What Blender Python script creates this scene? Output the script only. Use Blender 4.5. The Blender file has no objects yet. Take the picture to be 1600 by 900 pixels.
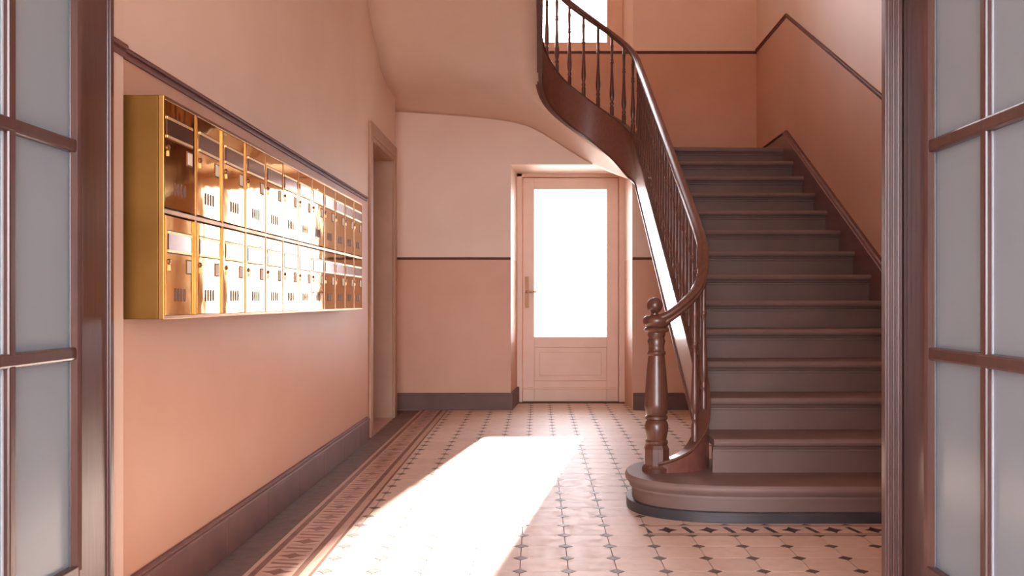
import bpy, math, random
from mathutils import Vector
random.seed(7)
sc = bpy.context.scene
COL = sc.collection

# ------------------------------------------------------------------ camera, sky, sun, exposure
F_PX, PX, PY = 1493.0, 841.0, 470.0          # focal length and principal point in the 1600x900 frame
cam_d = bpy.data.cameras.new('camera')
cam_d.sensor_width = 36.0
cam_d.lens = F_PX / 1600.0 * 36.0
cam_d.shift_x = (800.0 - PX) / 1600.0
cam_d.shift_y = (PY - 450.0) / 1600.0
cam_d.clip_start = 0.05
cam = bpy.data.objects.new('camera', cam_d)
cam.location = (0, 0, 0.942)
cam.rotation_euler = (math.radians(90), 0, 0)
COL.objects.link(cam)
sc.camera = cam

world = bpy.data.worlds.new('sky')
sc.world = world
world.use_nodes = True
bg = world.node_tree.nodes['Background']
bg.inputs[0].default_value = (0.93, 0.92, 1.0, 1)
bg.inputs[1].default_value = 16.0

sun_d = bpy.data.lights.new('sun', 'SUN')
sun_d.energy = 50.0
sun_d.color = (1.0, 0.87, 0.75)
sun_d.angle = math.radians(0.9)
sun = bpy.data.objects.new('sun', sun_d)
sun.rotation_euler = Vector((-0.338, -2.33, -0.608)).to_track_quat('-Z', 'Y').to_euler()
sun.location = (1.5, 14, 5)
COL.objects.link(sun)

def portal(name, loc, size_x, size_z, direction):
    """sampling guide for the sky seen through an opening (gives off no light of its own)"""
    d = bpy.data.lights.new(name, 'AREA')
    d.shape = 'RECTANGLE'; d.size = size_x; d.size_y = size_z
    d.cycles.is_portal = True
    o = bpy.data.objects.new(name, d)
    o.location = loc
    o.rotation_euler = Vector(direction).to_track_quat('-Z', 'Z').to_euler()
    COL.objects.link(o)
portal('portal_back_door', (0.3, 9.0, 1.3), 0.72, 1.4, (0, -1, 0))
portal('portal_landing_window', (0.0, 9.2, 4.55), 1.75, 2.5, (0, -1, 0))
portal('portal_entrance', (0, -2.0, 1.5), 2.6, 3.0, (0, 1, 0))

vs = sc.view_settings
vs.view_transform = 'Standard'; vs.look = 'None'; vs.gamma = 1.0
vs.use_curve_mapping = False
vs.exposure = 0.17
sc.cycles.use_denoising = True
sc.cycles.caustics_reflective = False
sc.cycles.caustics_refractive = False
sc.cycles.max_bounces = 16
sc.cycles.diffuse_bounces = 10
sc.cycles.transparent_max_bounces = 16
sc.cycles.sample_clamp_indirect = 12.0

# ------------------------------------------------------------------ materials
def lin(c):
    c = c / 255.0
    return c / 12.92 if c <= 0.04045 else ((c + 0.055) / 1.055) ** 2.4
def rgb(r, g, b): return (lin(r), lin(g), lin(b), 1.0)

class NT:
    def __init__(self, name):
        self.m = bpy.data.materials.new(name); self.m.use_nodes = True
        self.t = self.m.node_tree
        self.b = self.t.nodes['Principled BSDF']
        self.out = self.t.nodes['Material Output']
    def n(self, typ, **kw):
        x = self.t.nodes.new(typ)
        for k, v in kw.items(): setattr(x, k, v)
        return x
    def l(self, a, b): self.t.links.new(a, b)
    def math(self, op, a, b=None, c=None):
        x = self.n('ShaderNodeMath', operation=op)
        for i, v in enumerate((a, b, c)):
            if v is None: continue
            if isinstance(v, (int, float)): x.inputs[i].default_value = v
            else: self.l(v, x.inputs[i])
        return x.outputs[0]
    def mix(self, fac, a, b):
        x = self.n('ShaderNodeMix', data_type='RGBA')
        if isinstance(fac, (int, float)): x.inputs[0].default_value = fac
        else: self.l(fac, x.inputs[0])
        for i, v in ((6, a), (7, b)):
            if isinstance(v, tuple): x.inputs[i].default_value = v
            else: self.l(v, x.inputs[i])
        return x.outputs[2]
    def noise(self, scale, detail=4, rough=0.55, vec=None, stretch=None):
        x = self.n('ShaderNodeTexNoise')
        x.inputs['Scale'].default_value = scale; x.inputs['Detail'].default_value = detail
        x.inputs['Roughness'].default_value = rough
        if vec is None:
            g = self.n('ShaderNodeNewGeometry'); vec = g.outputs['Position']
        if stretch:
            mp = self.n('ShaderNodeMapping'); mp.inputs['Scale'].default_value = stretch
            self.l(vec, mp.inputs['Vector']); vec = mp.outputs[0]
        self.l(vec, x.inputs['Vector'])
        return x.outputs['Fac']
    def ramp(self, fac, lo, hi):
        x = self.n('ShaderNodeMapRange'); x.inputs[1].default_value = lo; x.inputs[2].default_value = hi
        self.l(fac, x.inputs[0]); return x.outputs[0]
    def bump(self, h, strength=0.2, dist=0.01):
        x = self.n('ShaderNodeBump'); x.inputs['Strength'].default_value = strength
        x.inputs['Distance'].default_value = dist
        self.l(h, x.inputs['Height']); self.l(x.outputs[0], self.b.inputs['Normal'])
    def set(self, **kw):
        for k, v in kw.items():
            s = self.b.inputs[k.replace('_', ' ')]
            if isinstance(v, (int, float, tuple)): s.default_value = v
            else: self.l(v, s)
        return self

def paint(name, c1, c2, rough=0.6, scale=3.0, bump=0.08, bscale=140):
    t = NT(name)
    f = t.ramp(t.noise(scale, 5), 0.3, 0.7)
    t.set(Base_Color=t.mix(f, c1, c2), Roughness=rough)
    if bump: t.bump(t.noise(bscale, 3), bump, 0.004)
    return t.m

UP1, UP2 = rgb(232, 208, 190), rgb(226, 200, 181)
DA1, DA2 = rgb(210, 166, 139), rgb(204, 157, 129)

def wall_paint(name, z_flat=None, slope=None):
    """two coats of paint that meet behind the chair rail"""
    t = NT(name)
    g = t.n('ShaderNodeNewGeometry')
    s = t.n('ShaderNodeSeparateXYZ'); t.l(g.outputs['Position'], s.inputs[0])
    f = t.ramp(t.noise(2.2, 5), 0.3, 0.7)
    up = t.mix(f, UP1, UP2); da = t.mix(f, DA1, DA2)
    if slope:
        y0, z0, k = slope
        lim = t.math('SUBTRACT', z0, t.math('MULTIPLY', t.math('MAXIMUM', t.math('SUBTRACT', y0, s.outputs[1]), 0.0), k))
        fac = t.math('LESS_THAN', s.outputs[2], lim)
    else:
        fac = t.math('LESS_THAN', s.outputs[2], z_flat)
    t.set(Base_Color=t.mix(fac, up, da), Roughness=0.5)
    t.bump(t.noise(160, 3), 0.10, 0.004)
    return t.m

def wood(name, c1, c2, rough=0.35, coat=0.4, stretch=(1, 1, 0.06), scale=60):
    t = NT(name)
    co = t.n('ShaderNodeTexCoord')
    f = t.ramp(t.noise(scale, 6, 0.6, co.outputs['Object'], stretch), 0.3, 0.7)
    f2 = t.ramp(t.noise(7, 3), 0.35, 0.7)
    c = t.mix(t.math('MULTIPLY', f2, 0.35), t.mix(f, c1, c2), c2)
    t.set(Base_Color=c, Roughness=rough)
    t.b.inputs['Coat Weight'].default_value = coat
    t.b.inputs['Coat Roughness'].default_value = 0.12
    t.bump(f, 0.08, 0.002)
    return t.m

def plain(name, c, rough=0.5, metal=0.0):
    t = NT(name)
    f = t.ramp(t.noise(25, 3), 0.3, 0.7)
    d = tuple(x * 0.9 for x in c[:3]) + (1,)
    t.set(Base_Color=t.mix(f, c, d), Roughness=rough, Metallic=metal)
    return t.m

def tile_mat(name, c1, c2, rough=0.28, speck=None):
    t = NT(name)
    oi = t.n('ShaderNodeObjectInfo')
    c = t.mix(oi.outputs['Random'], c1, c2)
    f = t.ramp(t.noise(18, 6, 0.65), 0.45, 0.75)
    c = t.mix(t.math('MULTIPLY', f, 0.30), c, speck or tuple(x * 0.7 for x in c2[:3]) + (1,))
    t.set(Base_Color=c, Roughness=t.math('ADD', rough, t.math('MULTIPLY', f, 0.15)))
    t.bump(t.noise(60, 4), 0.06, 0.004)
    return t.m

M = {}
M['wall_left'] = wall_paint('plaster_left', 1.635)
M['wall_back'] = wall_paint('plaster_back', 1.308)
M['wall_upper'] = wall_paint('plaster_landing', 3.29)
M['wall_right'] = wall_paint('plaster_right', slope=(7.89, 3.30, 0.52))
M['plaster'] = paint('plaster', UP1, UP2, 0.55)
M['white'] = paint('vestibule_plaster', rgb(214, 205, 200), rgb(205, 196, 190), 0.6)
M['rail'] = wood('rail_paint', rgb(124, 70, 56), rgb(98, 52, 44), 0.6, 0.0, (1, 0.05, 1))
M['skirt'] = paint('skirting_paint', rgb(122, 80, 70), rgb(98, 62, 56), 0.5, 5, 0.05, 60)
M['skirt_grey'] = paint('skirting_grey', rgb(108, 80, 70), rgb(92, 68, 60), 0.6, 5, 0.05, 60)
M['wood'] = wood('dark_wood', rgb(106, 66, 51), rgb(78, 46, 37), 0.38, 0.35)
M['string'] = wood('string_wood', rgb(124, 78, 66), rgb(106, 64, 54), 0.32, 0.6, (1, 0.06, 0.5))
M['leaf'] = wood('door_leaf_wood', rgb(88, 57, 49), rgb(64, 40, 37), 0.34, 0.4)
M['step'] = paint('step_paint', rgb(126, 104, 96), rgb(114, 93, 85), 0.55, 4, 0.10, 50)
M['riser'] = paint('riser_paint', rgb(116, 93, 84), rgb(104, 82, 74), 0.55, 4, 0.08, 50)
M['plinth'] = paint('plinth_paint', rgb(64, 60, 62), rgb(48, 46, 50), 0.4, 6)
M['door'] = paint('door_paint', rgb(230, 196, 172), rgb(222, 186, 160), 0.4, 4, 0.04, 80)
M['jamb'] = paint('jamb_paint', rgb(184, 146, 120), rgb(172, 134, 108), 0.45, 4, 0.05, 80)
M['tile'] = tile_mat('field_tile', rgb(226, 202, 187), rgb(215, 190, 175), 0.46)
M['dot'] = tile_mat('dot_tile', rgb(114, 92, 84), rgb(94, 76, 70), 0.46)
M['grout'] = paint('grout', rgb(130, 100, 88), rgb(112, 86, 76), 0.8, 30, 0)
M['bgrey'] = tile_mat('border_grey_tile', rgb(120, 102, 94), rgb(108, 90, 83), 0.46)
M['blight'] = tile_mat('border_light_tile', rgb(204, 172, 156), rgb(196, 162, 146), 0.32)
M['bdark'] = tile_mat('border_dark_tile', rgb(140, 92, 72), rgb(124, 80, 62), 0.32)
M['motif'] = tile_mat('border_motif', rgb(70, 54, 52), rgb(56, 44, 44), 0.46)
M['card'] = plain('card', rgb(238, 228, 214), 0.6)
M['slot'] = plain('slot_dark', rgb(112, 72, 44), 0.6)
M['steel'] = plain('lock_metal', rgb(150, 120, 84), 0.35, 1.0)
M['bronze'] = plain('handle_bronze', rgb(128, 92, 66), 0.45, 1.0)
M['edge_glint'] = plain('edge_glint', rgb(170, 172, 180), 0.7)  # pale grey that imitates the reflection along the glass edge
M['stone'] = paint('courtyard_paving', rgb(190, 184, 176), rgb(176, 170, 164), 0.8, 2)

def brass(name, c1, c2, rough, bumpy):
    t = NT(name)
    f = t.ramp(t.noise(6, 4), 0.3, 0.7)
    t.set(Base_Color=t.mix(f, c1, c2), Metallic=1.0, Roughness=t.math('ADD', rough, t.math('MULTIPLY', f, 0.05)))
    if bumpy: t.bump(t.noise(7, 2), bumpy, 0.02)
    return t.m
M['brass'] = brass('brass_polished', rgb(232, 186, 108), rgb(222, 172, 92), 0.02, 0.03)
M['brass_bar'] = brass('brass_bar', rgb(168, 118, 66), rgb(152, 104, 54), 0.3, 0)
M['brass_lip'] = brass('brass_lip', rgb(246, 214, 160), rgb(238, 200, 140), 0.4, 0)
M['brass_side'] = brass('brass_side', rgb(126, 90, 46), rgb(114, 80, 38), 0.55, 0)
t = NT('flap_glass'); t.set(Base_Color=rgb(124, 92, 80), Roughness=0.15, Metallic=0.7); M['flap'] = t.m

def frosted(name, tint, clear, rough):
    """thin pane: part of the light passes straight, part is scattered, the surface has a sheen"""
    t = NT(name); nt = t.t
    nt.nodes.remove(t.b)
    tr = t.n('ShaderNodeBsdfTransparent'); tr.inputs[0].default_value = (1, 1, 1, 1)
    tl = t.n('ShaderNodeBsdfTranslucent'); tl.inputs[0].default_value = tint
    df = t.n('ShaderNodeBsdfDiffuse'); df.inputs[0].default_value = tint
    gl = t.n('ShaderNodeBsdfGlossy'); gl.inputs['Roughness'].default_value = rough
    nz = t.noise(220, 2)
    bp = t.n('ShaderNodeBump'); bp.inputs['Strength'].default_value = 0.12; bp.inputs['Distance'].default_value = 0.002
    t.l(nz, bp.inputs['Height'])
    for x in (df, tl, gl): t.l(bp.outputs[0], x.inputs['Normal'])
    a = t.n('ShaderNodeMixShader'); a.inputs[0].default_value = 0.5
    t.l(tl.outputs[0], a.inputs[1]); t.l(df.outputs[0], a.inputs[2])
    b = t.n('ShaderNodeMixShader'); b.inputs[0].default_value = clear
    t.l(a.outputs[0], b.inputs[1]); t.l(tr.outputs[0], b.inputs[2])
    fr = t.n('ShaderNodeFresnel'); fr.inputs['IOR'].default_value = 1.45
    c = t.n('ShaderNodeMixShader'); t.l(fr.outputs[0], c.inputs[0])
    t.l(b.outputs[0], c.inputs[1]); t.l(gl.outputs[0], c.inputs[2])
    t.l(c.outputs[0], t.out.inputs['Surface'])
    return t.m
M['frost'] = frosted('frosted_glass', rgb(190, 208, 220), 0.04, 0.16)
M['pane'] = frosted('door_pane_glass', rgb(235, 238, 242), 0.80, 0.10)

# ------------------------------------------------------------------ mesh helpers
class MB:
    def __init__(self): self.v = []; self.f = []; self.mi = []; self.cur = 0
    def slot(self, i): self.cur = i; return self
    def add(self, vs, fs):
        o = len(self.v); self.v += [tuple(p) for p in vs]
        for f in fs: self.f.append([o + i for i in f]); self.mi.append(self.cur)
        return self
    def box(self, x0, x1, y0, y1, z0, z1):
        if x0 > x1: x0, x1 = x1, x0
        if y0 > y1: y0, y1 = y1, y0
        if z0 > z1: z0, z1 = z1, z0
        vs = [(x0,y0,z0),(x1,y0,z0),(x1,y1,z0),(x0,y1,z0),(x0,y0,z1),(x1,y0,z1),(x1,y1,z1),(x0,y1,z1)]
        return self.add(vs, [(3,2,1,0),(4,5,6,7),(0,1,5,4),(1,2,6,5),(2,3,7,6),(3,0,4,7)])
    def prism(self, poly, axis, a, b):
        """poly: 2d points in the two other axes (x,y for z; x,z for y; y,z for x)"""
        def p(q, t):
            if axis == 'z': return (q[0], q[1], t)
            if axis == 'y': return (q[0], t, q[1])
            return (t, q[0], q[1])
        n = len(poly)
        vs = [p(q, a) for q in poly] + [p(q, b) for q in poly]
        fs = [list(range(n))[::-1], [n + i for i in range(n)]]
        fs += [(i, (i+1) % n, n + (i+1) % n, n + i) for i in range(n)]
        return self.add(vs, fs)
    def lathe(self, prof, cx=0, cy=0, seg=16, cap=True):
        vs = []; fs = []
        for (r, z) in prof:
            for k in range(seg):
                a = 2*math.pi*k/seg
                vs.append((cx + r*math.cos(a), cy + r*math.sin(a), z))
        for i in range(len(prof)-1):
            for k in range(seg):
                k2 = (k+1) % seg
                fs.append((i*seg+k, i*seg+k2, (i+1)*seg+k2, (i+1)*seg+k))
        if cap:
            fs.append(list(range(seg))[::-1]); fs.append([(len(prof)-1)*seg + k for k in range(seg)])
        return self.add(vs, fs)
    def rings(self, rings, closed=True, caps=True):
        n = len(rings[0]); vs = [p for r in rings for p in r]; fs = []
        for i in range(len(rings)-1):
            for k in range(n if closed else n-1):
                k2 = (k+1) % n
                fs.append((i*n+k, i*n+k2, (i+1)*n+k2, (i+1)*n+k))
        if caps and closed:
            fs.append(list(range(n))[::-1]); fs.append([(len(rings)-1)*n+k for k in range(n)])
        return self.add(vs, fs)
    def mesh(self, name, mats, smooth=False):
        me = bpy.data.meshes.new(name)
        me.from_pydata(self.v, [], self.f)
        for m in (mats if isinstance(mats, (list, tuple)) else [mats]): me.materials.append(m)
        me.polygons.foreach_set('material_index', self.mi)
        import bmesh
        bm = bmesh.new(); bm.from_mesh(me)
        bmesh.ops.recalc_face_normals(bm, faces=bm.faces); bm.to_mesh(me); bm.free()
        if smooth:
            me.polygons.foreach_set('use_smooth', [True]*len(me.polygons))
            try: me.set_sharp_from_angle(angle=math.radians(smooth if smooth is not True else 40))
            except Exception: pass
        me.update()
        return me
    def build(self, name, mats, parent=None, smooth=False, bevel=0, loc=None):
        return put(name, self.mesh(name, mats, smooth), parent, bevel, loc)

def put(name, me, parent=None, bevel=0, loc=None):
    o = bpy.data.objects.new(name, me); COL.objects.link(o)
    if parent is not None: o.parent = parent
    if loc: o.location = loc
    if bevel:
        md = o.modifiers.new('edge', 'BEVEL'); md.width = bevel; md.segments = 2
        md.limit_method = 'ANGLE'; md.angle_limit = math.radians(35)
        md.harden_normals = False
    return o
def tag(o, label, cat, group=None, kind=None):
    o['label'] = label; o['category'] = cat
    if group: o['group'] = group
    if kind: o['kind'] = kind
    return o
def struct(o, label, cat): return tag(o, label, cat, kind='structure')
def empty(name, loc=(0, 0, 0)):
    o = bpy.data.objects.new(name, None); COL.objects.link(o); o.location = loc
    o.empty_display_size = 0.1
    return o

# ------------------------------------------------------------------ key dimensions
XL, XR = -1.165, 2.05          # hall walls
YB, YO = 8.27, 8.975           # hall back wall, outer wall (landing)
R, D, Y1 = 0.1573, 0.2927, 4.03  # riser, going, first nosing
XS = 0.79                      # well string centre line
TOP = 6.3
SL = R / D

# ------------------------------------------------------------------ room shell
m = MB()
m.box(-1.9, XL, 2.66, 6.68, -0.02, TOP).box(-1.9, XL, 6.68, 7.64, 2.063, TOP).box(-1.9, XL, 7.64, 7.78, -0.02, TOP)
m.box(-1.9, -1.25, 7.78, 9.3, -0.02, TOP).box(-1.9, -1.42, 6.68, 7.64, -0.02, 2.063)
struct(m.build('wall_left', M['wall_left']), 'pinkish plaster wall on the left behind the brass mailboxes', 'wall')

m = MB(); m.box(XR, 2.35, 2.55, 9.3, -0.02, TOP)
struct(m.build('wall_right', M['wall_right']), 'plaster wall on the right rising beside the stair treads', 'wall')

m = MB()
m.prism([(-1.3, YB), (-0.238, YB), (-0.19, YO), (-1.3, YO)], 'z', -0.02, 2.122)
m.prism([(0.814, YB), (XR, YB), (XR, YO), (0.80, YO)], 'z', -0.02, 2.122)
m.prism([(-1.3, 2.122), (-1.3, 2.68), (-0.75, 2.62), (-0.34, 2.57), (-0.1, 2.52), (0.15, 2.40), (0.395, 2.22), (0.5, 2.17), (XR, 2.17), (XR, 2.122)], 'y', YB, YO)
struct(m.build('wall_back', M['wall_back']), 'back wall of the hall with darker painted lower half around the glazed door', 'wall')

m = MB()
yo2 = 9.3
m.box(-1.9, -0.88, YO, yo2, -0.02, TOP).box(0.89, 2.35, YO, yo2, -0.02, TOP)
m.box(-0.88, 0.89, YO, yo2, 2.15, 3.30).box(-0.88, 0.89, YO, yo2, 5.8, TOP)
m.box(-0.88, -0.19, YO, yo2, -0.02, 2.15).box(0.80, 0.89, YO, yo2, -0.02, 2.15)
m.prism([(0.89, YO), (0.89, yo2), (0.80, yo2), (0.80, YO + 0.09)], 'z', 3.30, 5.8)
m.prism([(-0.88, YO), (-0.82, YO + 0.09), (-0.82, yo2), (-0.88, yo2)], 'z', 3.30, 5.8)
struct(m.build('wall_landing', M['wall_upper']), 'upper wall behind the stair landing with the bright window', 'wall')

m = MB()
m.box(-1.9, -1.155, 2.52, 2.66, -0.02, 2.62).box(0.972, 2.35, 2.55, 2.66, -0.02, 2.62)
m.box(-1.9, 2.35, 2.55, 2.66, 2.62, TOP)
struct(m.build('wall_front', M['plaster']), 'partition with the pale plaster pier beside the left glazed door leaf', 'wall')

m = MB()
m.box(-2.1, -1.9, -2.0, 2.66, -0.02, 3.4).box(1.9, 2.1, -2.0, 2.55, -0.02, 3.4)
m.box(-2.1, -1.25, -2.2, -2.0, -0.02, 3.4).box(1.25, 2.1, -2.2, -2.0, -0.02, 3.4).box(-1.25, 1.25, -2.2, -2.0, 2.95, 3.4)
struct(m.build('wall_vestibule', M['white']), 'pale walls of the entrance vestibule around the viewer', 'wall')

m = MB(); m.box(-1.9, 2.35, 2.55, 9.3, TOP, TOP + 0.2)
m.box(-1.3, XR, 2.66, 5.3, 3.80, 4.09)
m.box(-2.1, 2.1, -2.2, 2.55, 3.3, 3.5)
struct(m.build('ceiling', M['plaster']), 'plaster ceilings over hall, stairwell and vestibule', 'ceiling')

# courtyard ground outside, lower than the floor
m = MB(); m.box(-40, 40, -40, 60, -0.2, -0.06)
struct(m.build('ground', M['stone']), 'pale paved yard outside the building', 'ground')

# ------------------------------------------------------------------ floor with tiles
m = MB(); m.box(-2.1, 2.35, -2.2, 9.3, -0.06, -0.006)
floor = struct(m.build('floor', M['grout']), 'patterned tile floor of cream octagons with small dark diamonds', 'floor')

T, HD, G = 0.17, 0.027, 0.0016
def oct_mesh():
    h = T/2 - G; c = HD + 0.001
    P = [(-h + c, -h), (h - c, -h), (h, -h + c), (h, h - c), (h - c, h), (-h + c, h), (-h, h - c), (-h, -h + c)]
    return MB().prism(P, 'z', -0.008, 0.0).mesh('field_tile', M['tile'])
def dot_mesh():
    d = HD - G
    return MB().prism([(-d, 0), (0, -d), (d, 0), (0, d)], 'z', -0.008, 0.0002).mesh('dot_tile', M['dot'])
oct_me, dot_me = oct_mesh(), dot_mesh()
X0, Y0 = 0.1053, 3.3303
def seen(x, y):
    if y < 2.9: return False
    u = PX + F_PX*x/y; v = PY + F_PX*0.942/y
    if u < -60 or u > 1390 or v > 925: return False
    if x > 0.44 and y > 4.0 and u > 1010: return False
    return True
octs, dots = [], []
for i in range(-30, 20):
    for j in range(-36, 32):
        cx, cy = X0 + T*(i + 0.5), Y0 + T*(j + 0.5)
        if cx - T/2 > -0.78 and cx + T/2 < XR + 0.12 and -2.1 < cy < 9.0 and not (cx > 0.4453 and 3.84 < cy < 4.01):
            octs.append((cx, cy))
        cx, cy = X0 + T*i, Y0 + T*j
        if -0.77 < cx < XR and -2.1 < cy < 8.95 and not (cx > 0.46 and 3.9 < cy < 3.99):
            dots.append((cx, cy))
def lay(lst, me, name, mat, keep=300):
    vis = sorted([p for p in lst if seen(*p)], key=lambda p: p[1])
    near = vis[:keep]; ns = set(near)
    for p in near: put(name, me, floor, loc=(p[0], p[1], 0))
    rest = MB()
    tv = [tuple(v.co) for v in me.vertices]; tf = [tuple(f.vertices) for f in me.polygons]
    for p in lst:
        if p in ns: continue
        rest.add([(a + p[0], b + p[1], c) for a, b, c in tv], tf)
    o = rest.build(name + '_field', mat, floor); o['kind'] = 'stuff'
lay(octs, oct_me, 'field_tile', M['tile'])
lay(dots, dot_me, 'dot_tile', M['dot'])
# half tiles along the left border
m = MB()
for j in range(-36, 32):
    cy = Y0 + T*(j + 0.5)
    if cy < 8.9: m.prism([(-0.7765, cy - 0.0835), (-0.7725, cy - 0.0835), (-0.7463, cy - 0.057), (-0.7463, cy + 0.057), (-0.7725, cy + 0.0835), (-0.7765, cy + 0.0835)], 'z', -0.008, 0)
o = m.build('edge_tile', M['tile'], floor); o['kind'] = 'stuff'

# left border: strips and patterned tiles
def strip(name, x0, x1, mat, y0=-2.0, y1=8.27): return MB().box(x0, x1, y0, y1, -0.008, 0.0004).build(name, mat, floor)
strip('border_strip', -1.0135, -0.9955, M['blight'])
strip('border_strip', -0.9945, -0.9735, M['bdark'])
strip('border_strip', -0.8425, -0.8215, M['bdark'])
strip('border_strip', -0.8205, -0.7885, M['blight'])
strip('border_strip', -0.7875, -0.7775, M['bdark'])
L = 0.505
def gbox(l): return MB().box(-1.148, -1.0145, 0, l - 0.002, -0.008, 0.0).mesh('border_slab', M['bgrey'])
gme = gbox(L)
for k in range(-10, 13):
    y = 3.62 + L*k
    if y + L < 8.6: put('border_slab', gme, floor, loc=(0, y, 0))
BP = 0.21
def motif_mesh(name, length, width, base, ink, across):
    """border tile: pale ground, a pointed rosette and a slanted bar"""
    m = MB(); hl, hw = length/2 - 0.0008, width/2 - 0.001
    def P(a, b): return (b, a) if not across else (a, b)
    def flat(pts, z0, z1): m.prism([P(*q) for q in pts], 'z', z0, z1)
    m.slot(0); flat([(-hl, -hw), (hl, -hw), (hl, hw), (-hl, hw)], -0.008, 0.0004)
    m.slot(1)
    a, b = length*(0.24 if across else 0.19), width*0.42
    star = []
    for k in range(8):
        an = k*math.pi/4
        r = 1.0 if k % 2 == 0 else 0.52
        star.append((a*r*math.cos(an), b*r*math.sin(an)))
    flat(star, 0.0, 0.0009)
    w, q = 0.020, hw*0.80
    flat([(hl - w, q), (hl, q), (hl, -q)], 0.0, 0.0009)
    flat([(-hl, q), (-hl + w, -q), (-hl, -q)], 0.0, 0.0009)
    if not across:
        for sx in (-1, 1):
            flat([(sx*length*0.27, -hw*0.9), (sx*length*0.32, 0), (sx*length*0.27, hw*0.9), (sx*length*0.23, hw*0.45), (sx*length*0.25, 0), (sx*length*0.23, -hw*0.45)], 0.0, 0.0009)
    return m.mesh(name, [base, ink])
bm_left = motif_mesh('border_tile', BP, 0.130, M['blight'], M['bdark'], False)
for k in range(-24, 30):
    y = 3.53 + BP*k
    if y < 8.2: put('border_tile', bm_left, floor, loc=(-0.908, y, 0))
bm_right = motif_mesh('border_tile', T, 0.125, M['tile'], M['motif'], True)
for k in range(0, 10):
    put('border_tile', bm_right, floor, loc=(0.4453 + T*(k + 0.5), 3.925, 0))
MB().box(0.4453, XR, 3.84, 3.8615, -0.008, 0.0006).build('border_strip', M['blight'], floor)
MB().box(0.4453, XR, 3.9885, 4.01, -0.008, 0.0006).build('border_strip', M['blight'], floor)
MB().box(0.4453, XR, 3.835, 3.841, -0.008, 0.0009).build('border_strip', M['motif'], floor)
MB().box(0.4453, XR, 3.856, 3.862, -0.008, 0.0009).build('border_strip', M['motif'], floor)
MB().box(0.4453, XR, 3.989, 3.994, -0.008, 0.0009).build('border_strip', M['motif'], floor)

# ------------------------------------------------------------------ baseboards and chair rails
bb = empty('baseboard_left', (XL, 4.5, 0)); struct(bb, 'reddish brown slab baseboard along the left wall', 'baseboard')
joints = [2.66] + [3.517 + 0.53*k for k in range(0, 6)]
joints = [j for j in joints if j < 6.4] + [6.47]
for a, b in zip(joints, joints[1:]):
    o = MB().box(-1.144, XL, a + 0.0015, b - 0.0015, 0, 0.132).build('slab', M['skirt'], bb, bevel=0.002)
    o.matrix_parent_inverse = bb.matrix_world.inverted(); o.location = (-XL*0, 0, 0)
for o in bb.children: o.location = (-bb.location.x, -bb.location.y, 0)
prof = [(XL, 0.1325), (-1.143, 0.1325), (-1.1385, 0.136), (-1.1385, 0.142), (-1.143, 0.1455), (-1.148, 0.147), (-1.148, 0.153), (-1.154, 0.157), (XL, 0.157)]
o = MB().prism(prof, 'y', 2.66, 6.47).build('cap_moulding', M['skirt'], bb); o.location = (-bb.location.x, -bb.location.y, 0)
for o in bb.children: o.matrix_parent_inverse.identity()

m = MB().prism([(-1.25, YB - 0.02), (-0.222, YB - 0.02), (-0.176, 8.86), (-0.198, 8.86), (-0.24, YB), (-1.25, YB)], 'z', 0, 0.145)
struct(m.build('baseboard_back', M['skirt_grey'], bevel=0.002), 'grey brown baseboard under the back wall left of the glazed door', 'baseboard')
m = MB().box(0.82, XR, YB - 0.02, YB, 0, 0.145)
struct(m.build('baseboard_right', M['skirt_grey'], bevel=0.002), 'grey brown baseboard right of the glazed door under the stairs', 'baseboard')

def rail_profile(s=1.0):   # (out, up)
    return [(0, -0.026), (0.008, -0.026), (0.012, -0.018), (0.012, -0.011), (0.008, -0.008), (0.008, -0.002), (0.017, 0.002), (0.021, 0.010), (0.017, 0.019), (0.009, 0.023), (0, 0.024)]
def trim_sweep(name, pts, outs, label, mat, scale=1.0):
    rings = []
    for p, q in zip(pts, outs):
        rings.append([(p[0] + q[0]*a*scale, p[1] + q[1]*a*scale, p[2] + b*scale) for a, b in rail_profile()])
    return struct(MB().rings(rings).build(name, mat, smooth=30), label, 'chair rail')
trim_sweep('trim_1', [(XL, 2.66, 1.640), (XL, 6.47, 1.632)], [(1, 0)]*2, 'dark moulded chair rail above the brass mailboxes', M['rail'], 0.68)
trim_sweep('trim_2', [(-1.25, YB, 1.308), (-0.238, YB, 1.308)], [(0, -1)]*2, 'thin dark chair rail on the back wall left of the door', M['rail'], 0.45)
trim_sweep('trim_3', [(0.814, YB, 1.308), (XR, YB, 1.308)], [(0, -1)]*2, 'short dark chair rail on the back wall under the stair', M['rail'], 0.45)
trim_sweep('trim_4', [(-1.25, YO, 3.275), (XR, YO, 3.275)], [(0, -1)]*2, 'dark chair rail along the landing wall under the window', M['rail'], 0.55)
trim_sweep('trim_5', [(XR, YO, 3.29), (XR, 7.89, 3.30), (XR, 2.66, 3.30 - 0.52*5.23)], [(-1, 0)]*3, 'dark chair rail sloping up the right wall beside the stair', M['rail'], 0.72)
trim_sweep('trim_6', [(-1.155, 2.52, 1.640), (-1.155, 2.66, 1.640)], [(1, 0)]*2, 'short chair rail piece on the pier by the left glazed leaf', M['rail'], 0.75)

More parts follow.
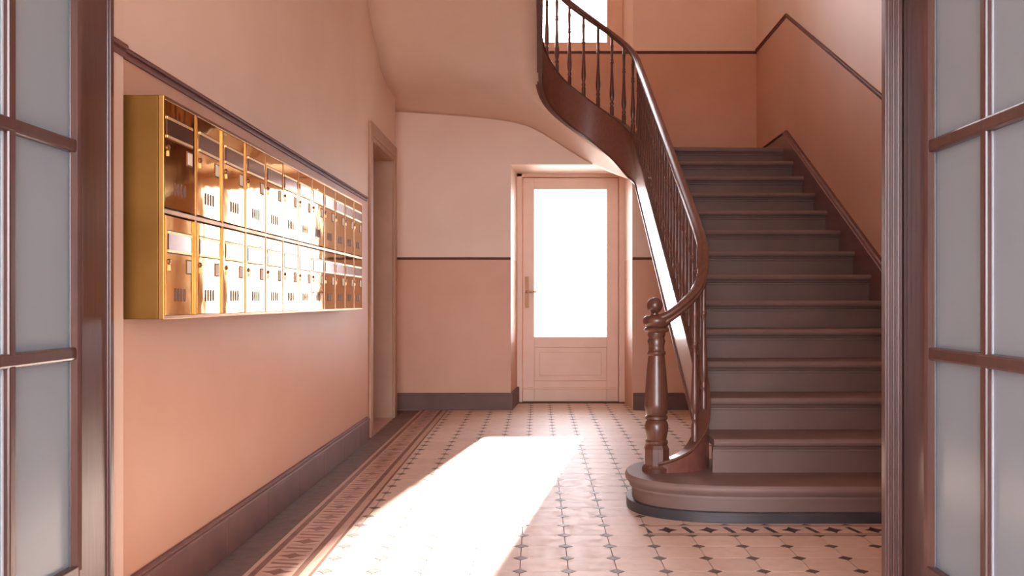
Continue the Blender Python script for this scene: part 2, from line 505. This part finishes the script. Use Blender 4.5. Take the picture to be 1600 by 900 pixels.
# ------------------------------------------------------------------ glazed back door
YD = 8.90
d1 = empty('door_1', (0.3, YD, 0)); struct(d1, 'cream back door with one tall bright frosted pane', 'door')
def dpart(name, mb, mat, parent=d1, bevel=0.003, **kw):
    o = mb.build(name, mat, parent, bevel=bevel, **kw)
    return o
def rel(o, parent):   # keep world-space coordinates under a moved empty
    w = parent.matrix_world.copy() if parent.parent is None else None
    o.location = (-parent.location.x, -parent.location.y, -parent.location.z)
DX0, DX1, DZ1 = -0.143, 0.745, 2.087
GX0, GX1, GZ0, GZ1 = -0.036, 0.638, 0.608, 1.982
y0, y1 = YD, YD + 0.045
parts = []
fr = MB().box(-0.20, DX0 - 0.003, YD - 0.035, YD + 0.06, 0, 2.146).box(DX1 + 0.003, 0.81, YD - 0.035, YD + 0.06, 0, 2.146).box(-0.20, 0.81, YD - 0.035, YD + 0.06, DZ1 + 0.004, 2.16)
fr.box(-0.20, -0.125, YD + 0.048, YD + 0.06, 0, 2.146).box(0.727, 0.81, YD + 0.048, YD + 0.06, 0, 2.146).box(-0.20, 0.81, YD + 0.048, YD + 0.06, 2.07, 2.16)
parts.append(dpart('door_frame', fr, M['door'], bevel=0.006))
parts.append(dpart('stile', MB().box(DX0, GX0, y0, y1, 0.006, DZ1), M['door']))
parts.append(dpart('stile', MB().box(GX1, DX1, y0, y1, 0.006, DZ1), M['door']))
parts.append(dpart('top_rail', MB().box(GX0, GX1, y0, y1, GZ1, DZ1), M['door']))
parts.append(dpart('middle_rail', MB().box(GX0, GX1, y0, y1, 0.509, GZ0), M['door']))
parts.append(dpart('bottom_rail', MB().box(GX0, GX1, y0, y1, 0.006, 0.197), M['door']))
parts.append(dpart('panel', MB().box(GX0, GX1, y0 + 0.012, y1 - 0.005, 0.197, 0.509).box(GX0 + 0.05, GX1 - 0.05, y0 + 0.005, y0 + 0.014, 0.245, 0.461), M['door']))
parts.append(dpart('kick_moulding', MB().box(DX0 + 0.01, DX1 - 0.01, y0 - 0.010, y0, 0.118, 0.136), M['door'], bevel=0.004))
parts.append(dpart('pane', MB().box(GX0, GX1, y0 + 0.020, y0 + 0.024, GZ0, GZ1), M['pane'], bevel=0))
hp = dpart('handle_plate', MB().box(-0.122, -0.088, y0 - 0.006, y0, 0.875, 1.165), M['bronze'], bevel=0.002)
parts.append(hp)
lv = MB()
lv.lathe([(0.011, -0.006), (0.011, 0.045)], 0, 0, 12)
lv.v = [(a - 0.105, y0 - c, b + 1.025) for a, b, c in lv.v]
lv.box(-0.113, -0.008, y0 - 0.052, y0 - 0.036, 1.017, 1.033)
parts.append(dpart('lever', lv, M['bronze'], bevel=0.003))
parts.append(dpart('threshold', MB().box(-0.19, 0.80, YD - 0.02, YO + 0.2, -0.005, 0.006), M['skirt_grey']))
for o in parts: rel(o, d1)

# ------------------------------------------------------------------ landing window
w1 = empty('window_1', (0.3, 9.08, 3.3)); struct(w1, 'bright landing window at the top behind the balusters', 'window')
wy0, wy1 = 9.05, 9.11
wp = []
for (q0, q1) in ((-0.82, -0.69), (-0.055, -0.025), (0.65, 0.80)):  # hidden left half and extra height added to light the landing
    wp.append(MB().box(q0, q1, wy0, wy1, 3.30, 5.8).build('window_jamb' if q0 != -0.055 else 'mullion', M['door'], w1, bevel=0.004))
for (q0, q1) in ((-0.69, -0.055), (-0.025, 0.65)):
    wp.append(MB().box(q0, q1, wy0, wy1, 3.30, 3.393).build('bottom_rail', M['door'], w1, bevel=0.004))
    wp.append(MB().box(q0, q1, wy0, wy1, 5.7, 5.8).build('top_rail', M['door'], w1, bevel=0.004))
    wp.append(MB().box(q0, q1, wy0 + 0.01, wy1 - 0.01, 4.72, 4.77).build('transom_bar', M['door'], w1, bevel=0.004))
    wp.append(MB().box(q0, q1, wy0 + 0.025, wy0 + 0.029, 3.393, 4.72).build('pane', M['pane'], w1))
    wp.append(MB().box(q0, q1, wy0 + 0.025, wy0 + 0.029, 4.77, 5.7).build('pane', M['pane'], w1))
for o in wp: rel(o, w1)

# ------------------------------------------------------------------ side door in the left wall
d2 = empty('door_2', (XL, 7.16, 0)); struct(d2, 'tan framed doorway in the left wall beyond the mailboxes', 'door')
sp = []
ya, yb, zt = 6.68, 7.64, 2.063
arch = [(XL, 0), (XL + 0.016, 0)]
sp.append(MB().box(XL, XL + 0.018, ya - 0.115, ya - 0.03, 0, zt + 0.12).box(XL, XL + 0.012, ya - 0.03, ya, 0, zt).build('architrave', M['jamb'], d2, bevel=0.004))
sp.append(MB().box(XL, XL + 0.018, yb + 0.02, yb + 0.125, 0, zt + 0.12).box(XL, XL + 0.012, yb, yb + 0.02, 0, zt).build('architrave', M['jamb'], d2, bevel=0.004))
sp.append(MB().box(XL, XL + 0.018, ya - 0.03, yb + 0.02, zt + 0.03, zt + 0.12).box(XL, XL + 0.012, ya - 0.03, yb + 0.02, zt, zt + 0.03).build('architrave', M['jamb'], d2, bevel=0.004))
sp.append(MB().box(-1.42, XL, yb - 0.004, yb + 0.0, 0, zt).build('jamb', M['jamb'], d2))
sp.append(MB().box(-1.42, XL, ya, ya + 0.004, 0, zt).build('jamb', M['jamb'], d2))
sp.append(MB().box(-1.42, XL, ya, yb, zt - 0.004, zt).build('jamb', M['jamb'], d2))
lf = MB().box(-1.415, -1.38, ya + 0.006, yb - 0.006, 0.008, zt - 0.006)
sp.append(lf.build('leaf', M['jamb'], d2))
for (z0, z1) in ((0.2, 0.85), (1.05, 1.92)):
    for (q0, q1) in ((ya + 0.12, ya + 0.44), (ya + 0.52, yb - 0.12)):
        sp.append(MB().box(-1.382, -1.371, q0, q1, z0, z1).build('panel', M['jamb'], d2, bevel=0.006))
sp.append(MB().box(-1.42, XL + 0.012, ya, yb, -0.005, 0.008).build('threshold', M['blight'], d2))
for o in sp: rel(o, d2)

# ------------------------------------------------------------------ brass mailboxes
mb = empty('mailbox_cabinet', (XL, 2.68, 0.89))
tag(mb, 'long brass wall cabinet of two rows of twelve mailboxes on the left wall', 'mailbox unit')
FX = -1.05
MY0, PITCH, NC = 2.680, 0.2513, 12
ZB, ZM, ZT = 0.890, 1.195, 1.520
MY1 = MY0 + PITCH*NC
bo = MB().box(XL, FX - 0.0165, MY0, MY1, ZB, ZT).build('housing', M['brass_side'], mb, bevel=0.002); rel(bo, mb)
fr = MB()
bw = 0.0055
for z in (ZB, ZM, ZT):
    w0, w1 = {ZB: (0, 0.011), ZM: (0.007, 0.007), ZT: (0.011, 0)}[z]
    fr.box(FX - 0.016, FX + 0.0006, MY0 + 0.0007, MY1 - 0.0007, z - w0, z + w1)
for k in range(NC + 1):
    y = MY0 + PITCH*k
    fr.box(FX - 0.016, FX, y - (bw if k else 0), y + (bw if k < NC else 0), ZB, ZT)
o = fr.build('front_frame', M['brass_bar'], mb, bevel=0.0015); rel(o, mb)
def door_meshes(z0, z1):
    """one mailbox door in local coordinates: y across, z up from the door's foot, face at x=0"""
    w = PITCH - 2*bw - 0.004; h = z1 - z0 - 0.024
    dm = MB().box(-0.010, 0, -w/2, w/2, 0, h).mesh('mailbox_door', M['brass'])
    st = h - 0.050
    fl = MB().box(-0.002, 0.002, -w/2 + 0.022, w/2 - 0.022, st - 0.046, st)
    fl.slot(1).box(-0.002, 0.0008, -w/2 + 0.0155, w/2 - 0.0155, st - 0.0565, st + 0.0105)
    fl = fl.mesh('mail_flap', [M['flap'], M['slot']])
    lp = MB()
    lp.box(0, 0.003, -w/2 + 0.018, w/2 - 0.018, st, st + 0.007).box(0, 0.003, -w/2 + 0.018, w/2 - 0.018, st - 0.053, st - 0.046)
    lp = lp.mesh('flap_lips', M['brass_lip'])
    lk = MB().lathe([(0.008, 0), (0.008, 0.003), (0.0055, 0.0045), (0.002, 0.0045), (0.002, 0.007)], 0, 0, 12)
    lk.v = [(c, a - w/2 + 0.028, b + st - 0.080) for a, b, c in lk.v]
    lk.box(0, 0.004, -w/2 + 0.0255, -w/2 + 0.0305, st - 0.105, st - 0.090)
    lk = lk.mesh('lock', M['steel'], 30)
    cd = MB().slot(1).box(0, 0.0018, w/2 - 0.064, w/2 - 0.020, st - 0.112, st - 0.068)
    cd.slot(0).box(0.0015, 0.0026, w/2 - 0.060, w/2 - 0.024, st - 0.108, st - 0.072)
    cd = cd.mesh('name_card', [M['card'], M['brass_side']])
    vt = MB()
    for q in (-1.5, -0.5, 0.5, 1.5):
        c = q*0.026
        vt.prism([(c - 0.007, 0.045), (c - 0.004, 0.038), (c + 0.004, 0.038), (c + 0.007, 0.045), (c + 0.007, 0.069), (c + 0.004, 0.076), (c - 0.004, 0.076), (c - 0.007, 0.069)], 'x', 0.0, 0.0012)
    vt2 = MB()
    for q in (-1.5, -0.5, 0.5, 1.5):
        c = q*0.026
        vt.box(0.001, 0.0016, c - 0.0065, c + 0.0065, 0.0555, 0.0585)
    vt = vt.mesh('vent_slots', M['slot'])
    return dm, [('mail_flap', fl), ('flap_lips', lp), ('lock', lk), ('name_card', cd), ('vent_slots', vt)]
for (z0, z1) in ((ZB, ZM), (ZM, ZT)):
    dm, subs = door_meshes(z0, z1)
    for k in range(NC):
        dd = put('mailbox_door', dm, mb)
        dd.location = (FX - 0.0018 - mb.location.x, MY0 + PITCH*(k + 0.5) - mb.location.y, z0 + 0.012 - mb.location.z)
        dd.rotation_euler = (0, random.uniform(-0.002, 0.002), random.uniform(-0.002, 0.002) + ({0: 0.034, 1: 0.030, 2: 0.014} if z0 == ZB else {1: 0.026, 2: 0.012}).get(k, 0.0))
        for nm, me in subs: put(nm, me, dd)

# ------------------------------------------------------------------ staircase
st = empty('staircase', (1.4, 4.3, 0))
tag(st, 'brown painted staircase with curved dark wooden balustrade rising on the right', 'staircase')
def sput(name, mbld, mat, bevel=0, smooth=False, parent=None):
    o = mbld.build(name, mat, parent or st, smooth=smooth, bevel=bevel)
    if parent is None: rel(o, st)
    return o

# first step with a rounded end
def bez(a, b, c, n):
    return [((1-t)**2*a[0] + 2*t*(1-t)*b[0] + t*t*c[0], (1-t)**2*a[1] + 2*t*(1-t)*b[1] + t*t*c[1]) for t in [i/n for i in range(n+1)]]
def step1_outline(ins):
    e = ins
    p = [(2.016, 4.03 + e), (0.95, 4.03 + e)]
    p += bez((0.95, 4.03 + e), (0.40 + e, 4.03 + e), (0.40 + e, 4.38), 12)[1:]
    p += bez((0.40 + e, 4.38), (0.40 + e, 4.74 - e), (0.74, 4.76 - e), 10)[1:]
    p += [(0.80, 4.76 - e), (2.016, 4.76 - e)]
    return p
def nose_rings(outline_fn, z_top, th):
    """rounded nosing: stacked outlines"""
    prof = [(0.020, z_top - th - 0.022), (0.020, z_top - th - 0.012), (0.012, z_top - th - 0.004), (0.010, z_top - th), (0.003, z_top - th*0.8), (0.0, z_top - th*0.5), (0.003, z_top - th*0.2), (0.010, z_top)]
    return [[(x, y, z) for x, y in outline_fn(i)] for i, z in prof]
sput('tread', MB().rings(nose_rings(step1_outline, R, 0.036)), M['step'], smooth=35)
sput('riser', MB().prism(step1_outline(0.032), 'z', 0.040, R - 0.04), M['riser'], smooth=35)
sput('plinth', MB().prism(step1_outline(0.006), 'z', 0.0, 0.044), M['plinth'], bevel=0.002, smooth=35)
NST = 14
def tread_poly(y, z, depth):
    th = 0.034
    return [(y + 0.012, z), (y + 0.004, z - th*0.2), (y, z - th*0.5), (y + 0.004, z - th*0.82), (y + 0.012, z - th), (y + depth, z - th), (y + depth, z)]
for n in range(2, NST):
    y, z = Y1 + (n-1)*D, n*R
    sput('tread', MB().prism(tread_poly(y, z, D + 0.055), 'x', XS + (0.006 if n == 2 else 0), 2.018), M['step'], smooth=30)
for n in range(2, NST + 1):
    y, z = Y1 + (n-1)*D, n*R
    pr = [(y + 0.040, z - R), (y + 0.040, z - 0.062), (y + 0.031, z - 0.060), (y + 0.031, z - 0.050), (y + 0.026, z - 0.046), (y + 0.022, z - 0.034), (y + 0.066, z - 0.034), (y + 0.066, z - R)]
    sput('riser', MB().prism(pr, 'x', XS + (0.006 if n == 2 else 0), 2.018), M['riser'], smooth=30)
# landing: front edge swings back a little to the right
yl = Y1 + 13*D; zl = NST*R
m = MB()
m.prism([(XS - 0.02, yl - 0.03), (2.05, yl + 0.03), (2.05, YO), (1.247, YO), (0.5925, 7.842), (0.70, 7.75)], 'z', zl - 0.034, zl)
sput('landing', m, M['step'], bevel=0.006)

# winding steps behind the well and the upper flight
CX, CY, RW = 0.395, 7.5, 0.395
def ray_out(th):
    dx, dy = math.cos(th), math.sin(th)
    best = 99
    if dx > 1e-6: best = min(best, (XR - CX)/dx)
    if dx < -1e-6: best = min(best, (XL - CX)/dx)
    if dy > 1e-6: best = min(best, (YO - CY)/dy)
    return (CX + dx*best, CY + dy*best)
angs = [60, 90, 115, 138, 160, 180]
for k in range(5):
    a0, a1 = math.radians(angs[k]), math.radians(angs[k+1])
    poly = [(CX + (RW)*math.cos(a0), CY + RW*math.sin(a0))]
    o0, o1 = ray_out(a0), ray_out(a1)
    poly.append(o0)
    if o0[1] > YO - 0.01 and o1[0] < XL + 0.01 and o1[1] < YO - 0.01: poly.append((XL, YO))
    poly.append(o1); poly.append((CX + RW*math.cos(a1), CY + RW*math.sin(a1)))
    z = zl + R*(k + 1)
    sput('winder', MB().prism(poly, 'z', z - 0.04, z), M['step'], bevel=0.006)
    p0, p1 = poly[0], poly[1]; l = math.hypot(p1[0]-p0[0], p1[1]-p0[1]); ex, ey = -(p1[1]-p0[1])/l*0.02, (p1[0]-p0[0])/l*0.02
    sput('winder_riser', MB().prism([p0, p1, (p1[0]+ex, p1[1]+ey), (p0[0]+ex, p0[1]+ey)], 'z', z - R, z - 0.04), M['riser'])
z = zl + 5*R
for k in range(7):
    y = 7.5 - 0.2927*k
    sput('tread', MB().box(XL, 0.0, y - 0.325, y, z + R*k - 0.0, z + R*(k) + 0.04), M['step'], bevel=0.008)
    sput('riser', MB().box(XL, 0.0, y - 0.02, y, z + R*(k - 1) + 0.04, z + R*k), M['riser'])

# wall string on the right
m = MB()
yn = lambda y: R + SL*(y - Y1)
m.prism([(3.85, 0.0), (4.6, 0.0), (7.95, yn(7.95) - 0.30), (YO, zl - 0.15), (YO, zl + 0.10), (7.86, zl + 0.115), (3.85, yn(3.85) + 0.125)], 'x', 2.016, 2.0495)
sput('wall_string', m, M['string'])
caps = []
for (y, z) in ((3.85, yn(3.85) + 0.125), (7.86, zl + 0.115), (YO, zl + 0.10)):
    caps.append([(2.049, y, z - 0.004), (2.008, y, z - 0.004), (2.004, y, z + 0.004), (2.010, y, z + 0.012), (2.022, y, z + 0.016), (2.030, y, z + 0.026), (2.049, y, z + 0.028)])
sput('wall_string_cap', MB().rings(caps), M['rail'], smooth=30)

# well string, handrail and balusters follow one path
path = []   # (x, y, string bottom, string top, handrail underside)
def interp(tab, t):
    for (a, va), (b, vb) in zip(tab, tab[1:]):
        if t <= b:
            k = (t - a)/(b - a); return va + (vb - va)*k
    return tab[-1][1]
def smooth_tab(tab):
    """Catmull-Rom through table points, evaluated by parameter"""
    def ev(t):
        n = len(tab)
        for i in range(n - 1):
            if t <= tab[i+1][0] or i == n - 2:
                p1, p2 = tab[i], tab[i+1]
                p0 = tab[i-1] if i > 0 else (2*p1[0]-p2[0], 2*p1[1]-p2[1])
                p3 = tab[i+2] if i + 2 < n else (2*p2[0]-p1[0], 2*p2[1]-p1[1])
                h = p2[0] - p1[0]; k = (t - p1[0])/h
                m1 = (p2[1]-p0[1])/(p2[0]-p0[0])*h; m2 = (p3[1]-p1[1])/(p3[0]-p1[0])*h
                return (2*k**3-3*k**2+1)*p1[1] + (k**3-2*k**2+k)*m1 + (-2*k**3+3*k**2)*p2[1] + (k**3-k**2)*m2
    return ev
sb = lambda y: 0.942 - 3.13 + SL*y
stp = lambda y: 0.942 - 2.823 + SL*y
rb = lambda y: 0.942 - 2.212 + SL*y
NX, NY = 0.545, 4.405
f_rail = smooth_tab([(-90, .818), (-75, .864), (-60, .912), (-45, .958), (-30, 1.012), (-15, 1.088), (0, 1.185)])
f_top = smooth_tab([(-90, .195), (-60, .25), (-45, .300), (-30, .35), (-15, .425), (0, .548)])
f_bot = lambda p: interp([(-90, .157), (-10, .157), (0, .272)], p)
for p in range(-90, 0, 6):
    a = math.radians(p)
    path.append((NX + (XS - NX)*abs(math.cos(a))**0.8, 4.60 - 0.225*abs(math.sin(a))**0.8, f_bot(p), f_top(p), f_rail(p)))
path.append((XS, 4.60, .272, .548, 1.185))
path.append((XS, 4.68, sb(4.68), .618, rb(4.68) - 0.006))
path.append((XS, 4.77, sb(4.77), stp(4.77) - 0.004, rb(4.77)))
path.append((XS, 4.90, sb(4.90), stp(4.90), rb(4.90)))
y = 5.05
while y < 7.45:
    path.append((XS, y, sb(y), stp(y), rb(y))); y += 0.2
g_bot = smooth_tab([(-20, sb(7.36)), (0, sb(7.5)), (30, 1.94), (60, 2.123), (90, 2.28), (120, 2.412), (150, 2.54), (180, 2.69), (200, 2.77)])
g_top = smooth_tab([(-20, stp(7.36)), (0, stp(7.5)), (30, 2.319), (60, 2.465), (90, 2.61), (120, 2.75), (150, 2.91), (180, 3.05), (200, 3.13)])
g_rail = smooth_tab([(-20, rb(7.36)), (0, rb(7.5)), (30, 2.938), (60, 3.11), (90, 3.27), (120, 3.41), (150, 3.56), (180, 3.70), (200, 3.78)])
for p in range(0, 181, 6):
    a = math.radians(p)
    path.append((CX + RW*math.cos(a), CY + RW*math.sin(a), g_bot(p), g_top(p), g_rail(p)))
y = 7.3
while y > 5.25:
    k = SL*(7.5 - y)
    path.append((0.0, y, 2.69 + k, 3.05 + k, 3.70 + k)); y -= 0.2
nrm = []
for i, p in enumerate(path):
    a = path[max(0, i-1)]; b = path[min(len(path)-1, i+1)]
    tx, ty = b[0]-a[0], b[1]-a[1]; l = math.hypot(tx, ty)
    nrm.append((-ty/l, tx/l))       # points into the well (left of travel)
TH = 0.025
def off(i, d): return (path[i][0] + nrm[i][0]*d, path[i][1] + nrm[i][1]*d)
rings = []
for i, p in enumerate(path):
    (xi, yi), (xo, yo) = off(i, TH), off(i, -TH)
    rings.append([(xi, yi, p[2]), (xi, yi, p[3]), (xo, yo, p[3]), (xo, yo, p[2])])
sput('well_string', MB().rings(rings), M['string'], smooth=35)
rings = []
for i, p in enumerate(path):
    if i < 13: continue
    r_ = []
    for (d, dz) in ((TH + .0, .018), (TH + .007, .014), (TH + .009, .006), (TH + .005, -.004), (-0.01, -.008), (-0.01, .004)):
        q = off(i, d); r_.append((q[0], q[1], p[2] + dz))
    rings.append(r_)
sput('string_bead', MB().rings(rings), M['wood'], smooth=50)
rings = []
for i, p in enumerate(path):
    r_ = []
    for (d, dz) in ((TH + .004, -.006), (TH + .008, .002), (TH + .004, .010), (-TH - .004, .010), (-TH - .008, .002), (-TH - .004, -.006)):
        q = off(i, d); r_.append((q[0], q[1], p[3] + dz))
    rings.append(r_)
sput('string_cap', MB().rings(rings), M['wood'], smooth=50)
hp_prof = [(0.012, -0.004), (0.020, 0.004), (0.0215, 0.014), (0.017, 0.021), (0.0225, 0.026), (0.026, 0.036), (0.023, 0.048), (0.013, 0.056), (0.0, 0.058),
           (-0.013, 0.056), (-0.023, 0.048), (-0.026, 0.036), (-0.0225, 0.026), (-0.017, 0.021), (-0.0215, 0.014), (-0.020, 0.004), (-0.012, -0.004)]
rings = []
for i, p in enumerate(path):
    r_ = []
    for (d, dz) in hp_prof:
        q = off(i, d); r_.append((q[0], q[1], p[4] + dz))
    rings.append(r_)
sput('handrail', MB().rings(rings), M['wood'], smooth=50)

# balusters: turned, unit height
bal_prof = [(0.0165, 0.0), (0.0165, 0.115), (0.011, 0.135), (0.0165, 0.15), (0.0165, 0.165), (0.010, 0.185), (0.014, 0.205), (0.0185, 0.25), (0.0195, 0.29),
            (0.017, 0.36), (0.0125, 0.50), (0.0105, 0.62), (0.0100, 0.665), (0.0150, 0.675), (0.0150, 0.690), (0.0100, 0.70), (0.0145, 0.715), (0.0100, 0.735), (0.0115, 0.80), (0.0130, 0.88), (0.0150, 0.90), (0.0110, 0.92), (0.0110, 1.02)]
bal_me = MB().lathe(bal_prof, 0, 0, 10).mesh('baluster', M['wood'], 50)
cum = [0.0]
for a, b in zip(path, path[1:]): cum.append(cum[-1] + math.hypot(b[0]-a[0], b[1]-a[1]))
def at(s):
    for i in range(len(cum)-1):
        if s <= cum[i+1]:
            k = (s - cum[i])/(cum[i+1]-cum[i])
            return [path[i][j] + (path[i+1][j]-path[i][j])*k for j in range(5)]
    return list(path[-1])
s = 0.19
while s < cum[-1]:
    p = at(s)
    o = put('baluster', bal_me, st)
    o.location = (p[0] - st.location.x, p[1] - st.location.y, p[3] - st.location.z)
    o.scale = (1, 1, p[4] - p[3])
    s += 0.1205

# newel post
np_ = MB().lathe([(0.066, R), (0.068, R + 0.018), (0.060, R + 0.028), (0.058, R + 0.034)], NX, NY, 20)
nw = sput('newel_post', np_, M['wood'], smooth=40)
oc = []
for (r, z) in ((0.0575, 0.188), (0.0575, 0.262), (0.050, 0.280)):
    oc.append([(NX + r*1.04*math.cos(math.pi/8 + k*math.pi/4), NY + r*1.04*math.sin(math.pi/8 + k*math.pi/4), z) for k in range(8)])
sput('base_block', MB().rings(oc), M['wood'], parent=nw)
sh = [(0.048, 0.278), (0.053, 0.286), (0.053, 0.296), (0.046, 0.304), (0.049, 0.320), (0.054, 0.345), (0.055, 0.368), (0.049, 0.386), (0.044, 0.392), (0.052, 0.400), (0.052, 0.410), (0.045, 0.416), (0.051, 0.428), (0.051, 0.440),
      (0.055, 0.450), (0.055, 0.470), (0.0535, 0.480), (0.052, 0.53), (0.049, 0.57), (0.045, 0.62), (0.040, 0.67), (0.0375, 0.69), (0.043, 0.697), (0.043, 0.706), (0.037, 0.713), (0.036, 0.735), (0.042, 0.757), (0.036, 0.770), (0.041, 0.785), (0.041, 0.80)]
sput('turned_shaft', MB().lathe(sh, NX, NY, 20), M['wood'], smooth=40, parent=nw)
capm = [(0.040, 0.795), (0.054, 0.800), (0.058, 0.808), (0.054, 0.817), (0.046, 0.821), (0.054, 0.828), (0.062, 0.840), (0.064, 0.852), (0.060, 0.864), (0.048, 0.874), (0.026, 0.878)]
sput('newel_cap', MB().lathe(capm, NX, NY, 24), M['wood'], smooth=50, parent=nw)
ball = [(0.018, 0.876), (0.016, 0.884)] + [(0.037*math.sin(a), 0.921 - 0.037*math.cos(a)) for a in [math.radians(x) for x in range(28, 181, 12)]] + [(0.002, 0.958)]
sput('ball_finial', MB().lathe(ball, NX - 0.008, NY, 20), M['wood'], smooth=60, parent=nw)

# plaster soffit under the flights
inner, outer = [], []
def add_pair(i, o): inner.append(i); outer.append(o)
for y in (4.62, 4.9, 6.0, 7.0, 7.4):
    z = sb(y) - 0.010
    add_pair((XS, y, z), (XR, y, z))
f_ox = smooth_tab([(0, 2.05), (30, 1.45), (60, 0.82), (90, 0.40), (110, 0.15), (130, -0.10), (145, -0.36), (160, -0.78), (172, -1.27)])
f_oz = smooth_tab([(0, 1.80), (30, 1.86), (60, 1.99), (90, 2.165), (110, 2.325), (130, 2.462), (145, 2.515), (160, 2.555), (172, 2.585)])
add_pair((XS, 7.5, sb(7.5) + .01), (XR, 8.0, sb(7.5)))
for p in (20, 40, 60, 70, 80, 90, 100, 110, 120, 130, 138, 145, 152, 160, 166, 172):
    a = math.radians(p)
    add_pair((CX + RW*math.cos(a), CY + RW*math.sin(a), g_bot(p) + .006), (f_ox(p), YB + 0.004, f_oz(p)))
f_lz = smooth_tab([(-8.27, 2.585), (-7.8, 2.60), (-7.4, 2.61), (-7.07, 2.665), (-6.6, 2.925), (-5.9, 3.31), (-5.3, 3.64)])
add_pair((0, 7.47, 2.70), (-1.27, 7.95, f_lz(-7.95)))
for (yi, yo_) in ((7.40, 7.6), (7.25, 7.35), (7.05, 7.1), (6.8, 6.8), (6.5, 6.5), (6.1, 6.1), (5.7, 5.7), (5.25, 5.25)):
    add_pair((0, yi, 2.696 + SL*(7.5 - yi)), (-1.27 if yo_ > 7.7 else XL - 0.003, yo_, f_lz(-yo_)))
NSUB = 8
rows = []
for a, b in zip(inner, outer):
    rows.append([tuple(a[j] + (b[j]-a[j])*k/NSUB for j in range(3)) for k in range(NSUB + 1)])
m = MB().rings(rows, closed=False)
so = sput('soffit', m, M['plaster'], smooth=60)
sd = so.modifiers.new('thick', 'SOLIDIFY'); sd.thickness = 0.012; sd.offset = 0

# ------------------------------------------------------------------ glazed double doors in front
def glazed_leaf(name, face_x, side, label, y_far):
    """open leaf standing along y; face_x is the face towards the hall, side -1 left, +1 right"""
    e = empty(name, (face_x, y_far, 0)); struct(e, label, 'door')
    t = 0.045
    xa, xb = (face_x - t, face_x) if side < 0 else (face_x, face_x + t)
    ps = []
    Yf, Ys, Ye, Ym = y_far, 2.352, 1.56, 1.465
    ZL, ZH = 0.29, 2.32
    ps.append(MB().box(xa, xb, Ys, Yf, 0.015, 2.55).build('stile', M['leaf'], e, bevel=0.003))
    ps.append(MB().box(xa, xb, Ym, Ye, 0.015, 2.55).build('stile', M['leaf'], e, bevel=0.003))
    ps.append(MB().box(xa, xb, Ye, Ys, 0.015, ZL).build('bottom_rail', M['leaf'], e, bevel=0.003))
    ps.append(MB().box(xa, xb, Ye, Ys, ZH, 2.55).build('top_rail', M['leaf'], e, bevel=0.003))
    ym = [2.064, 1.772]; zm = [0.812, 1.322, 1.832]
    for y in ym: ps.append(MB().box(xa + 0.004, xb - 0.004, y - 0.014, y + 0.014, ZL, ZH).build('vertical_muntin', M['leaf'], e, bevel=0.005))
    for z in zm: ps.append(MB().box(xa + 0.003, xb - 0.003, Ye, Ys, z - 0.016, z + 0.016).build('horizontal_muntin', M['leaf'], e, bevel=0.006))
    ys = [Ye] + ym[::-1] + [Ys]; zs = [ZL] + zm + [ZH]
    xc = (xa + xb)/2
    for i in range(len(ys)-1):
        for j in range(len(zs)-1):
            a = ys[i] + (0.014 if 0 < i else 0); b = ys[i+1] - (0.014 if i < len(ys)-2 else 0)
            c = zs[j] + (0.016 if 0 < j else 0); d = zs[j+1] - (0.016 if j < len(zs)-2 else 0)
            pn = MB().box(xc - 0.002, xc + 0.002, a, b, c, d).build('pane', M['frost'], e)
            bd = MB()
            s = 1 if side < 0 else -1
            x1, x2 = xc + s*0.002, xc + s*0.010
            bd.box(x1, x1 + s*0.004, b - 0.005, b, c, d)  # pale strip on the pane, a painted edge reflection
            glint = bd.build('glint_line', M['edge_glint'], pn)
            ps.append(pn)
    # moulding along the glazed edge of the hinge stile
    s = 1 if side < 0 else -1
    fx = face_x
    ps.append(MB().prism([(fx - s*0.016, Ys - 0.016), (fx - s*0.002, Ys - 0.004), (fx + s*0.004, Ys + 0.004), (fx + s*0.004, Ys + 0.012), (fx - s*0.016, Ys + 0.012)], 'z', ZL - 0.012, ZH + 0.012).build('sticking', M['leaf'], e, bevel=0.002))
    for o in ps: rel(o, e)
    return e
glazed_leaf('door_3', -1.130, -1, 'open brown glazed door leaf with frosted panes on the left', 2.505)
glazed_leaf('door_4', 0.955, 1, 'open brown glazed door leaf with frosted panes on the right', 2.498)
# frame posts the leaves hang on
def post(name, x0, x1, y0, y1, label, s):
    e = MB().box(x0, x1, y0, y1, 0, 2.62)
    w = (x1 - x0)
    for q in (0.12, 0.40, 0.68):
        e.box(x0 + w*q, x0 + w*(q + 0.16), y0 - 0.005, y0 + 0.002, 0, 2.62)
    return struct(e.build(name, M['leaf'], bevel=0.0018), label, 'door frame')
post('trim_7', 0.9085, 0.9535, 2.502, 2.530, 'fluted dark door post beside the right glazed leaf', 1)
post('trim_8', -1.154, -1.122, 2.508, 2.528, 'narrow dark door post beside the left glazed leaf', -1)
struct(MB().box(-1.154, 0.972, 2.505, 2.55, 2.56, 2.64).build('trim_9', M['leaf'], bevel=0.004), 'dark head of the glazed double door frame', 'door frame')
MBR = MB().box(0.9535, 0.972, 2.53, 2.56, 0, 2.62)
struct(MBR.build('trim_10', M['leaf']), 'dark rebate strip between right door post and partition', 'door frame')
